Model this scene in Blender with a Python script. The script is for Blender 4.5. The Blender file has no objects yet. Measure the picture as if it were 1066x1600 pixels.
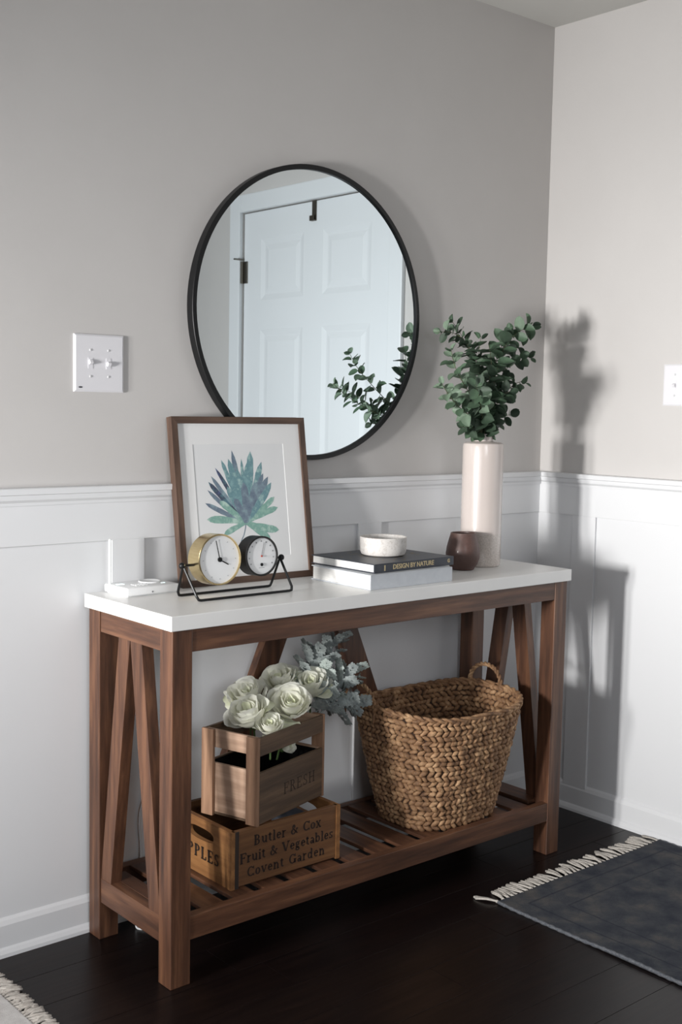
import bpy, bmesh, math, random
from mathutils import Vector, Matrix
C = bpy.context.scene.collection
PI = math.pi; R = math.radians
random.seed(7)
# ---------------------------------------------------------------- camera
cd = bpy.data.cameras.new('camera'); cam = bpy.data.objects.new('camera', cd); C.objects.link(cam)
cd.sensor_fit = 'VERTICAL'; cd.sensor_height = 36.0; cd.lens = 1831.29*36/1600; cd.clip_start = .02
YAW, PITCH, ROLL = 0.7084, 0.0895, 0.0189
f_ = Vector((math.sin(YAW)*math.cos(PITCH), math.cos(YAW)*math.cos(PITCH), -math.sin(PITCH)))
r0 = Vector((math.cos(YAW), -math.sin(YAW), 0)); u0 = r0.cross(f_)
r_ = r0*math.cos(ROLL)+u0*math.sin(ROLL); u_ = -r0*math.sin(ROLL)+u0*math.cos(ROLL)
M_ = Matrix((r_, u_, -f_)).transposed().to_4x4(); M_.translation = (-1.2907, -2.0379, 1.2483)
cam.matrix_world = M_
cd.dof.use_dof = True; cd.dof.focus_distance = 2.9; cd.dof.aperture_fstop = 8.0
bpy.context.scene.camera = cam
# ---------------------------------------------------------------- light
w = bpy.data.worlds.new('world'); bpy.context.scene.world = w; w.use_nodes = True
w.node_tree.nodes['Background'].inputs[0].default_value = (.75, .85, 1, 1); w.node_tree.nodes['Background'].inputs[1].default_value = .5
def area(name, loc, size, rot, watts, col, spread=180):
    l = bpy.data.lights.new(name, 'AREA'); l.shape = 'RECTANGLE'; l.size, l.size_y = size; l.energy = watts; l.color = col; l.spread = R(spread)
    o = bpy.data.objects.new(name, l); C.objects.link(o); o.location = loc; o.rotation_euler = rot; return o
# daylight through the two windows of the left wall (local -Z of an area lamp faces +X)
area('window_daylight', (-2.49, -.12, 1.10), (.40, .16), (0, -PI/2, 0), 9, (1, .985, .96), 75)
area('window_daylight', (-2.49, -.40, 1.10), (.40, .16), (0, -PI/2, 0), 18, (1, .985, .965), 70)
area('room_daylight', (-2.49, -1.5, 1.15), (1.1, 1.5), (0, -PI/2, 0), 5.5, (.94, .965, 1), 112)
area('front_daylight', (-1.05, -3.38, 1.72), (1.3, 1.0), (R(60), 0, 0), 13, (.95, .97, 1), 96)  # added fill lamp behind the camera, tilted down, lifts back wall and tabletop
vs = bpy.context.scene.view_settings
vs.view_transform = 'Standard'; vs.look = 'None'; vs.gamma = 1; vs.use_curve_mapping = False; vs.exposure = 0.0
# ---------------------------------------------------------------- materials
def lin(c): return tuple((v/255/12.92 if v/255 <= .04045 else ((v/255+.055)/1.055)**2.4) for v in c)+(1,)
def mat(name, c1, c2=None, c3=None, scale=8, stretch=(1, 1, 1), rough=.6, bump=0, bscale=None, metal=0, trans=0, lo=.35, hi=.65, detail=6, coat=0, spec=.5, rnd=True, emit=0):
    m = bpy.data.materials.new(name); m.use_nodes = True; nt = m.node_tree; N = nt.nodes; L = nt.links
    b = N['Principled BSDF']; b.inputs['Roughness'].default_value = rough; b.inputs['Metallic'].default_value = metal
    b.inputs['Base Color'].default_value = lin(c1); b.inputs['Coat Weight'].default_value = coat; b.inputs['Specular IOR Level'].default_value = spec
    b.inputs['Coat Roughness'].default_value = .08
    if emit: b.inputs['Emission Color'].default_value = lin(c1); b.inputs['Emission Strength'].default_value = emit
    if c2 or bump:
        tc = N.new('ShaderNodeTexCoord'); mp = N.new('ShaderNodeMapping'); mp.inputs['Scale'].default_value = stretch
        if rnd:
            oi = N.new('ShaderNodeObjectInfo'); mu = N.new('ShaderNodeMath'); mu.operation = 'MULTIPLY'; mu.inputs[1].default_value = 37
            ad = N.new('ShaderNodeVectorMath'); L.new(oi.outputs['Random'], mu.inputs[0]); L.new(tc.outputs['Object'], ad.inputs[0]); L.new(mu.outputs[0], ad.inputs[1]); L.new(ad.outputs[0], mp.inputs[0])
        else: L.new(tc.outputs['Object'], mp.inputs[0])
    if c2:
        no = N.new('ShaderNodeTexNoise'); no.inputs['Scale'].default_value = scale; no.inputs['Detail'].default_value = detail; no.inputs['Roughness'].default_value = .6
        L.new(mp.outputs[0], no.inputs['Vector'])
        cr = N.new('ShaderNodeValToRGB'); cr.color_ramp.elements[0].position = lo; cr.color_ramp.elements[0].color = lin(c1)
        cr.color_ramp.elements[1].position = hi; cr.color_ramp.elements[1].color = lin(c2)
        if c3: e = cr.color_ramp.elements.new((lo+hi)/2); e.color = lin(c3)
        L.new(no.outputs[0], cr.inputs[0]); L.new(cr.outputs[0], b.inputs['Base Color'])
    if bump:
        n2 = N.new('ShaderNodeTexNoise'); n2.inputs['Scale'].default_value = bscale or scale; n2.inputs['Detail'].default_value = 4
        L.new(mp.outputs[0], n2.inputs['Vector']); bp = N.new('ShaderNodeBump'); bp.inputs['Strength'].default_value = bump; bp.inputs['Distance'].default_value = .002
        L.new(n2.outputs[0], bp.inputs['Height']); L.new(bp.outputs[0], b.inputs['Normal'])
    if trans:
        tr = N.new('ShaderNodeBsdfTranslucent'); tr.inputs[0].default_value = lin(c1); mx = N.new('ShaderNodeMixShader'); mx.inputs[0].default_value = trans
        L.new(b.outputs[0], mx.inputs[1]); L.new(tr.outputs[0], mx.inputs[2]); L.new(mx.outputs[0], N['Material Output'].inputs[0])
        if c2: L.new(cr.outputs[0], tr.inputs[0])
    return m
def wood(name, c1, c2, c3, axis, scale=9, rough=.5, lo=.3, hi=.7):
    s = [9, 9, 9]; s[axis] = .7
    return mat(name, c1, c2, c3, scale=scale*.6, stretch=tuple(s), rough=rough, bump=.25, lo=lo, hi=hi, detail=8)
PAINT = mat('greige_wall_paint', (199, 196, 194), (202, 199, 197), scale=3, rough=.85, bump=.05, bscale=220, rnd=False)
WHITE = mat('white_trim_paint', (226, 227, 229), rough=.42)
CEIL = mat('ceiling_paint', (205, 204, 200), rough=.9)
DOORW = mat('white_door_paint', (226, 229, 232), rough=.4)
FLOORM = mat('espresso_floorboards', (17, 11, 11), (27, 18, 16), (21, 14, 13), scale=5, stretch=(1, 14, 10), rough=.30, bump=.12, detail=8, spec=.2)
GAP = mat('dark_floor_gap', (10, 7, 7), rough=.8)
WALN = [wood('walnut_grain_'+'xyz'[k], (58, 38, 28), (118, 81, 58), (88, 58, 42), k, rough=.42) for k in range(3)]
TOP = mat('white_laminate_top', (232, 231, 229), (236, 235, 233), scale=4, rough=.32)
FRAMEW = [wood('picture_frame_walnut_'+'xyz'[k], (60, 44, 36), (106, 82, 68), (82, 62, 51), k, rough=.5) for k in range(3)]
BLACK = mat('matte_black_metal', (16, 17, 19), rough=.42, metal=.3)
BLACKD = mat('black_plastic', (18, 17, 18), rough=.5)
BRASS = mat('brushed_brass', (204, 182, 136), (216, 196, 152), scale=30, stretch=(1, 1, 8), rough=.25, metal=1)
PAPER = mat('white_dial_card', (228, 229, 230), rough=.5)
MATB = mat('white_mat_board', (226, 226, 226), rough=.8)
PRINTP = mat('print_paper', (220, 221, 222), rough=.8)
GLASSM = mat('mirror_silver', (222, 230, 233), rough=.0, metal=1)
# ---------------------------------------------------------------- geometry helpers
def box(bm, lo, hi, bev=0, mtx=None, seg=2):
    r = bmesh.ops.create_cube(bm, size=1)
    vs_ = r['verts']; lo = Vector(lo); hi = Vector(hi)
    for v in vs_: v.co = Vector((lo[i]+(v.co[i]+.5)*(hi[i]-lo[i]) for i in range(3)))
    if bev:
        es = list({e for v in vs_ for e in v.link_edges})
        rr = bmesh.ops.bevel(bm, geom=es, offset=bev, segments=seg, affect='EDGES', profile=.5)
        vs_ = list({v for f in rr['faces'] for v in f.verts} | {v for v in vs_ if v.is_valid})
    if mtx is not None:
        for v in vs_: v.co = mtx @ v.co
    return bm
def prism(bm, pts, d, mtx=None):
    """pts: polygon of 3D points, d: extrusion vector"""
    d = Vector(d); a = [bm.verts.new(Vector(p)) for p in pts]; b = [bm.verts.new(Vector(p)+d) for p in pts]
    n = len(pts); bm.faces.new(a); bm.faces.new(b[::-1])
    for i in range(n): bm.faces.new((a[i], b[i], b[(i+1) % n], a[(i+1) % n]))
    if mtx is not None:
        for v in a+b: v.co = mtx @ v.co
def lathe(bm, prof, n=48, mtx=None):
    rings = []; new = []
    for r, z in prof:
        if r < 1e-6: v = bm.verts.new((0, 0, z)); rings.append([v]); new.append(v)
        else:
            ring = [bm.verts.new((r*math.cos(2*PI*i/n), r*math.sin(2*PI*i/n), z)) for i in range(n)]; rings.append(ring); new += ring
    for a, b in zip(rings, rings[1:]):
        for i in range(n):
            j = (i+1) % n
            if len(a) == 1 and len(b) > 1: bm.faces.new((a[0], b[i], b[j]))
            elif len(b) == 1 and len(a) > 1: bm.faces.new((a[i], a[j], b[0]))
            elif len(a) > 1: bm.faces.new((a[i], a[j], b[j], b[i]))
    if mtx is not None:
        for v in new: v.co = mtx @ v.co
def smooth_path(pts, k=8, closed=False):
    P = [Vector(p) for p in pts]; out = []; n = len(P)
    rng = range(n if closed else n-1)
    for i in rng:
        g = (lambda j: P[j % n]) if closed else (lambda j: P[max(0, min(n-1, j))])
        a, b, c, d = g(i-1), g(i), g(i+1), g(i+2)
        for s in range(k):
            t = s/k
            out.append(.5*((2*b)+(c-a)*t+(2*a-5*b+4*c-d)*t*t+(3*b-a-3*c+d)*t**3))
    if not closed: out.append(P[-1])
    return out
def tube(bm, pts, rad, n=8, closed=False, jitter=0):
    pts = [Vector(p) for p in pts]; m = len(pts); rings = []
    up = Vector((0, 0, 1)); prev = None
    for i, p in enumerate(pts):
        a = pts[(i-1) % m] if (closed or i > 0) else p; b = pts[(i+1) % m] if (closed or i < m-1) else p
        t = (b-a).normalized()
        if prev is None:
            s = t.cross(up)
            if s.length < .05: s = t.cross(Vector((1, 0, 0)))
        else: s = prev-t*prev.dot(t)
        s.normalize(); prev = s; q = t.cross(s)
        r = rad(i/(m-1)) if callable(rad) else rad
        r *= 1+random.uniform(-jitter, jitter)
        rings.append([bm.verts.new(p+s*r*math.cos(2*PI*k/n)+q*r*math.sin(2*PI*k/n)) for k in range(n)])
    for i in range(m if closed else m-1):
        A = rings[i]; B = rings[(i+1) % m]
        for k in range(n): bm.faces.new((A[k], A[(k+1) % n], B[(k+1) % n], B[k]))
    if not closed: bm.faces.new(rings[0][::-1]); bm.faces.new(rings[-1])
def plate_hole(bm, w, h, t, cx, cz, rx, rz, ex=2.6, n=48, mtx=None):
    """plate in XZ (0..w, 0..h), thickness t along +Y with a superelliptic hole"""
    outer = []; inner = []
    for i in range(n):
        a = 2*PI*i/n; ca, sa = math.cos(a), math.sin(a)
        inner.append((cx+rx*math.copysign(abs(ca)**(2/ex), ca), cz+rz*math.copysign(abs(sa)**(2/ex), sa)))
        ss = []
        if ca > 1e-9: ss.append((w-cx)/ca)
        if ca < -1e-9: ss.append(-cx/ca)
        if sa > 1e-9: ss.append((h-cz)/sa)
        if sa < -1e-9: ss.append(-cz/sa)
        s = min(ss); outer.append([cx+ca*s, cz+sa*s])
    for X, Z in ((0, 0), (w, 0), (w, h), (0, h)):
        k = min(range(n), key=lambda i: (outer[i][0]-X)**2+(outer[i][1]-Z)**2); outer[k] = [X, Z]
    V = [[bm.verts.new((p[0], y, p[1])) for p in L] for y in (0, t) for L in (outer, inner)]
    o0, i0, o1, i1 = V
    for i in range(n):
        j = (i+1) % n
        bm.faces.new((o0[i], o0[j], i0[j], i0[i])); bm.faces.new((o1[i], i1[i], i1[j], o1[j]))
        bm.faces.new((o0[i], o1[i], o1[j], o0[j])); bm.faces.new((i0[i], i0[j], i1[j], i1[i]))
    if mtx is not None:
        for L in V:
            for v in L: v.co = mtx @ v.co
def obj(name, bm, material, parent=None, loc=None, shade=False, **props):
    if isinstance(bm, bpy.types.Mesh): me = bm
    else:
        bmesh.ops.recalc_face_normals(bm, faces=bm.faces)
        if shade:
            for f in bm.faces: f.smooth = True
        me = bpy.data.meshes.new(name); bm.to_mesh(me); bm.free()
        me.materials.append(material)
        if shade == 'auto': me.set_sharp_from_angle(angle=R(35))
    o = bpy.data.objects.new(name, me); C.objects.link(o)
    if parent: o.parent = parent
    if loc is not None: o.location = loc
    for k, v in props.items(): o[k] = v
    return o
def thing(name, label, cat, loc=(0, 0, 0), rz=0, group=None):
    o = bpy.data.objects.new(name, None); C.objects.link(o); o.empty_display_size = .05
    o.location = loc; o.rotation_euler = (0, 0, rz); o['label'] = label; o['category'] = cat
    if group: o['group'] = group
    return o
def tag(o, label, cat, group=None):
    o['label'] = label; o['category'] = cat
    if group: o['group'] = group
    return o
def B(lo, hi, bev=0, mtx=None):
    bm = bmesh.new(); box(bm, lo, hi, bev, mtx); return bm
def text_mesh(s, size, material, name, parent, mtx, extrude=.0002, offset=0, space=1.0):
    cu = bpy.data.curves.new(name, 'FONT'); cu.body = s; cu.size = size; cu.align_x = 'CENTER'; cu.align_y = 'CENTER'; cu.extrude = extrude; cu.offset = offset; cu.resolution_u = 3; cu.space_character = space
    t = bpy.data.objects.new('t', cu); C.objects.link(t); dg = bpy.context.evaluated_depsgraph_get()
    me = bpy.data.meshes.new_from_object(t.evaluated_get(dg)); bpy.data.objects.remove(t)
    me.transform(mtx); me.materials.clear(); me.materials.append(material); me.name = name
    return obj(name, me, None, parent)
# ================================================================ THE SETTING
WY, WX, ZC = .392, 1.625, 2.4275      # back wall, right wall, ceiling
XL, YF = -2.45, -3.4
def struct(name, bm, m, parent=None, **k):
    o = obj(name, bm, m, parent, **k)
    if not parent: o['kind'] = 'structure'
    return o
fl = struct('floor', B((XL-.1, YF-.1, -.06), (WX+.1, WY+.1, -.0035)), GAP)
pw = .127; rows = []
y = -.009-pw*30
rb = random.Random(3)
while y < WY:
    x = XL-rb.uniform(0, 1.0)
    while x < WX:
        Lp = rb.choice((.9, 1.2, 1.5)); rows.append((x, y, Lp)); x += Lp
    y += pw
pm = {}
for Lp in (.9, 1.2, 1.5):
    bm = B((.0004, .0004, -.0034), (Lp-.0004, pw-.0004, 0), .0004); bmesh.ops.recalc_face_normals(bm, faces=bm.faces)
    me = bpy.data.meshes.new('floor_plank'); bm.to_mesh(me); bm.free(); me.materials.append(FLOORM); pm[Lp] = me
for x, y, Lp in rows:
    if y < YF-.1 or y+pw > WY+.12: continue
    if x < XL-.1-1e-6 or x+Lp > WX+.1:      # cut to the room
        a = max(x, XL-.1); b = min(x+Lp, WX+.1)
        if b-a > .03: obj('floor_plank', B((.0009, .0009, -.0034), (b-a-.0009, pw-.0009, 0)), FLOORM, fl, (a, y, 0))
        continue
    obj('floor_plank', pm[Lp], None, fl, (x, y, 0))
struct('ceiling', B((XL-.1, YF-.1, ZC), (WX+.1, WY+.1, ZC+.08)), CEIL)
struct('wall_back', B((XL-.1, WY, 0), (WX+.1, WY+.1, ZC)), PAINT)
bm = bmesh.new(); box(bm, (XL-.1, YF-.1, 0), (-1.72, YF, ZC)); box(bm, (-.38, YF-.1, 0), (WX+.1, YF, ZC)); box(bm, (-1.72, YF-.1, 0), (-.38, YF, 1.24)); box(bm, (-1.72, YF-.1, 2.2), (-.38, YF, ZC))
struct('wall_front', bm, PAINT)
# right wall with the door opening
DY0, DY1, DZ = -1.285, -.365, 2.045
bm = bmesh.new(); box(bm, (WX, DY1, 0), (WX+.1, WY, ZC)); box(bm, (WX, YF, 0), (WX+.1, DY0, ZC)); box(bm, (WX, DY0, DZ), (WX+.1, DY1, ZC))
struct('wall_right', bm, PAINT)
# left wall with its two windows
bm = bmesh.new()
box(bm, (XL-.1, -.03, 0), (XL, WY, ZC)); box(bm, (XL-.1, -.21, 0), (XL, -.03, .89)); box(bm, (XL-.1, -.21, 1.31), (XL, -.03, ZC))
box(bm, (XL-.1, -.31, 0), (XL, -.21, ZC)); box(bm, (XL-.1, -.49, 0), (XL, -.31, .89)); box(bm, (XL-.1, -.49, 1.31), (XL, -.31, ZC)); box(bm, (XL-.1, -.74, 0), (XL, -.49, ZC)); box(bm, (XL-.1, -2.26, 0), (XL, -.74, .59)); box(bm, (XL-.1, -2.26, 1.71), (XL, -.74, ZC)); box(bm, (XL-.1, YF, 0), (XL, -2.26, ZC))
struct('wall_left', bm, PAINT)
def window(name, y0, y1, z0, z1):
    bm = bmesh.new(); t = .05
    box(bm, (XL, y0-t, z0-t), (XL+.015, y0, z1+t)); box(bm, (XL, y1, z0-t), (XL+.015, y1+t, z1+t)); box(bm, (XL, y0, z1), (XL+.015, y1, z1+t)); box(bm, (XL, y0, z0-t), (XL+.03, y1, z0))
    struct(name, bm, WHITE)
window('window_1', -.21, -.03, .89, 1.31); window('window_2', -.49, -.31, .89, 1.31); window('window_3', -2.26, -.74, .59, 1.71)
# wainscot of the back wall: panels, top board, battens, chair rail
def add_wainscot():
    P_ = .0065
    struct('trim_1', B((XL, WY-P_, .06), (WX, WY, 1.03)), WHITE)                       # white panel back
    struct('trim_2', B((XL, .3775, .927), (WX, WY-P_, 1.03), .0012), WHITE)             # top board
    bm = bmesh.new(); prof = [(.392, 1.017), (.373, 1.017), (.372, 1.024), (.366, 1.030), (.364, 1.041), (.356, 1.043), (.355, 1.055), (.357, 1.057), (.392, 1.057)]
    prism(bm, [(XL, a, b) for a, b in prof], (WX-XL, 0, 0)); struct('trim_3', bm, WHITE)   # chair rail
    k = 4
    for x0 in (-2.24, -1.47, -.70, .075, .843):
        struct('trim_%d' % k, B((x0, .3775, .075), (x0+.088, WY-P_, .9275), .0012), WHITE); k += 1
    # right wall
    struct('trim_%d' % k, B((WX-P_, -.30, .06), (WX, WY, 1.03)), WHITE); k += 1
    struct('trim_%d' % k, B((WX-.0145, -.30, .927), (WX-P_, .378, 1.03), .0012), WHITE); k += 1
    bm = bmesh.new(); prism(bm, [(WX-(.392-a), -.296, b) for a, b in prof], (0, .66, 0)); struct('trim_%d' % k, bm, WHITE); k += 1
    struct('trim_%d' % k, B((WX-.0145, .157, .075), (WX-P_, .245, .9275), .0012), WHITE); k += 1
    bp = [(0, 0), (.027, 0), (.026, .008), (.021, .016), (.0165, .02), (.0165, .070), (.012, .080), (.0065, .086), (.006, .092), (0, .092)]
    bm = bmesh.new(); prism(bm, [(XL, WY-a, b) for a, b in bp], (WX-XL, 0, 0)); struct('baseboard_back', bm, WHITE)
    bm = bmesh.new(); prism(bm, [(WX-a, -.29, b) for a, b in bp], (0, .66, 0)); struct('baseboard_right', bm, WHITE)
    bm = bmesh.new(); prism(bm, [(WX-a, YF, b) for a, b in bp], (0, DY0-.075-YF, 0)); struct('baseboard_right_far', bm, WHITE)
    bm = bmesh.new(); prism(bm, [(XL, YF+a, b) for a, b in bp], (WX-XL, 0, 0)); struct('baseboard_front', bm, WHITE)
    # door casing
    cw = .072; x0, x1 = WX-.018, WX
    for nm, lo, hi in (('a', (x0, DY0-cw, 0), (x1, DY0, DZ+cw)), ('b', (x0, DY1, 0), (x1, DY1+cw, DZ+cw)), ('c', (x0, DY0, DZ), (x1, DY1, DZ+cw))):
        struct('trim_%d' % (k+1), B(lo, hi, .004), DOORW); k += 1
add_wainscot()
# the white six panel entry door (seen in the mirror)
def add_door():
    bm = bmesh.new(); X0 = WX+.006; xs = X0
    ys = [DY0+.004, -1.165, -.885, -.765, -.485, DY1-.004]; zs = [.008, .22, .80, .93, 1.56, 1.68, 1.93, DZ-.004]
    panels = []
    V = {}
    def v(i, j, dx=0): return (xs+dx, ys[i], zs[j])
    for i in range(5):
        for j in range(7):
            q = [Vector(v(i, j)), Vector(v(i+1, j)), Vector(v(i+1, j+1)), Vector(v(i, j+1))]
            if i in (1, 3) and j in (1, 3, 5):
                panels.append(q); c = sum(q, Vector())/4
                w_ = .022
                r1 = [Vector((xs+.006, p.y+math.copysign(w_, c.y-p.y), p.z+math.copysign(w_, c.z-p.z))) for p in q]
                a = [bm.verts.new(p) for p in q]; b = [bm.verts.new(p) for p in r1]
                for k in range(4): bm.faces.new((a[k], a[(k+1) % 4], b[(k+1) % 4], b[k]))
                bm.faces.new(b)
            else: bm.faces.new([bm.verts.new(p) for p in q])
    bmesh.ops.remove_doubles(bm, verts=bm.verts, dist=1e-5)
    box(bm, (xs+.014, ys[0], zs[0]), (xs+.044, ys[-1], zs[-1]))
    d = struct('door_1', bm, DOORW)
    for q in panels:
        a, b = q[0], q[2]; bm = bmesh.new()
        o_ = [Vector((xs+.0058, y, z)) for y, z in ((a.y+.028, a.z+.028), (b.y-.028, a.z+.028), (b.y-.028, b.z-.028), (a.y+.028, b.z-.028))]
        i_ = [Vector((xs+.001, y, z)) for y, z in ((a.y+.05, a.z+.05), (b.y-.05, a.z+.05), (b.y-.05, b.z-.05), (a.y+.05, b.z-.05))]
        A = [bm.verts.new(p) for p in o_]; Bv = [bm.verts.new(p) for p in i_]
        for k in range(4): bm.faces.new((A[k], A[(k+1) % 4], Bv[(k+1) % 4], Bv[k]))
        bm.faces.new(Bv); bm.faces.new(A[::-1]); obj('panel', bm, DOORW, d)
    HM = mat('brushed_nickel_hinge', (120, 116, 108), rough=.35, metal=1)
    for z in (1.80, 1.05, .25):
        bm = bmesh.new(); lathe(bm, [(0, 0), (.0065, 0), (.0065, .09), (0, .09)], 12, Matrix.Translation((WX-.006, DY0+.003, z-.045)))
        box(bm, (WX-.001, DY0+.002, z-.045), (WX+.007, DY0+.03, z+.045)); h = obj('hinge', bm, HM, d)
        if z > 1.7: obj('hinge_pin_stop', B((WX-.045, DY0-.003, z+.05), (WX-.003, DY0+.008, z+.056)), HM, h)
    bm = bmesh.new(); lathe(bm, [(0, 0), (.03, 0), (.03, .006), (.012, .01), (.012, .035), (.028, .045), (.03, .06), (.02, .07), (0, .072)], 24, Matrix.Translation((X0, DY1-.07, .95)) @ Matrix.Rotation(-PI/2, 4, 'Y'))
    obj('door_knob', bm, HM, d, shade='auto')
    # wreath hanger hooked over the door
    bm = bmesh.new(); box(bm, (X0-.003, -.832, 1.965), (X0-.0005, -.806, DZ-.002)); box(bm, (X0-.014, -.832, 1.965), (X0-.003, -.806, 1.968)); box(bm, (X0-.016, -.832, 1.965), (X0-.014, -.806, 1.985))
    tag(obj('wreath_hanger', bm, mat('pewter_hanger', (96, 90, 82), rough=.4, metal=.8)), 'metal over-door hanger at the top of the white door seen in the mirror', 'hanger')
add_door()
# ================================================================ CONSOLE TABLE
def add_table():
    t = thing('console_table', 'long walnut A-frame console table with white top and slatted shelf', 'table', (0, 0, 0))
    W, D, H, T = 1.306, .372, .81, .032
    o = obj('tabletop', B((0, 0, H-T), (W, D, H), .0015), TOP, t, label='thick white tabletop')
    a = .008; lx, ly = .050, .049; LB = .0018
    for x0 in (a, W-a-lx):
        for y0 in (a, D-a-ly): obj('leg', B((x0, y0, 0), (x0+lx, y0+ly, H-T), LB), WALN[2], t)
    zt, zb = H-T, .728
    obj('apron', B((a+lx, a+.002, zb), (W-a-lx, a+.024, zt), .001), WALN[0], t)
    obj('apron', B((a+lx, D-a-.024, zb), (W-a-lx, D-a-.002, zt), .001), WALN[0], t)
    for x0 in (a+.002, W-a-.024): obj('apron', B((x0, a+ly+.0005, zb), (x0+.022, D-a-ly-.002, zt), .001), WALN[1], t)
    # end stretchers and end braces (A shape)
    for x0 in (a+.003, W-a-.003-.024): obj('stretcher', B((x0, a+ly, .090), (x0+.024, D-a-ly-.001, .148), .001), WALN[1], t)
    c = D/2
    for x0 in (a+.004, W-a-.004-.028):
        for s in (-1, 1):
            bm = bmesh.new()
            prism(bm, [(x0, c+s*.001, zb), (x0, c+s*.049, zb), (x0, c+s*.1285, .148), (x0, c+s*.083, .148), ], (.028, 0, 0))
            obj('brace', bm, WALN[2], t)
    # shelf: rails and slats
    obj('shelf_rail', B((a+lx, a+.002, .098), (W-a-lx, a+.026, .150), .001), WALN[0], t)
    obj('shelf_rail', B((a+lx, D-a-.026, .098), (W-a-lx, D-a-.002, .150), .001), WALN[0], t)
    xs = [.089+.086*k for k in range(14)]; edges = [.036]+[g for x in xs for g in (x-.0135, x+.0135)]+[W-.036]
    for i in range(0, len(edges)-1, 2):
        x0, x1 = edges[i], edges[i+1]
        y0, y1 = a+.026, D-a-.026
        if i == 0 or i >= len(edges)-2: y0, y1 = a+ly, D-a-ly
        if x1-x0 > .012: obj('slat', B((x0, y0, .1405), (x1, y1, .1495), .001), WALN[1], t)
    # back A brace
    cx = W/2
    for s in (-1, 1):
        bm = bmesh.new(); prism(bm, [(cx+s*.052, 0, zb), (cx+s*.122, 0, zb), (cx+s*.370, 0, .150), (cx+s*.300, 0, .150)], (0, .026, 0), Matrix.Translation((0, .335, 0)))
        obj('brace', bm, WALN[2], t)
add_table()
# ================================================================ ROUND MIRROR
def add_mirror():
    cx, cz, rr = .667, 1.488, .381
    t = thing('round_mirror', 'large round wall mirror with a thin black metal frame', 'mirror', (cx, WY, cz))
    M = Matrix.Rotation(PI/2, 4, 'X')
    bm = bmesh.new(); lathe(bm, [(rr-.013, .002), (rr, .002), (rr, .025), (rr-.001, .0262), (rr-.012, .0262), (rr-.013, .025), (rr-.013, .002)], 128, M); obj('frame', bm, BLACK, t, shade='auto')
    bm = bmesh.new(); lathe(bm, [(0, .020), (rr-.0128, .020)], 128, M); obj('mirror_glass', bm, GLASSM, t)
    bm = bmesh.new(); lathe(bm, [(0, .001), (rr-.0128, .001), (rr-.0128, .0185), (0, .0185)], 64, M); obj('backing', bm, BLACKD, t)
add_mirror()
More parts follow.
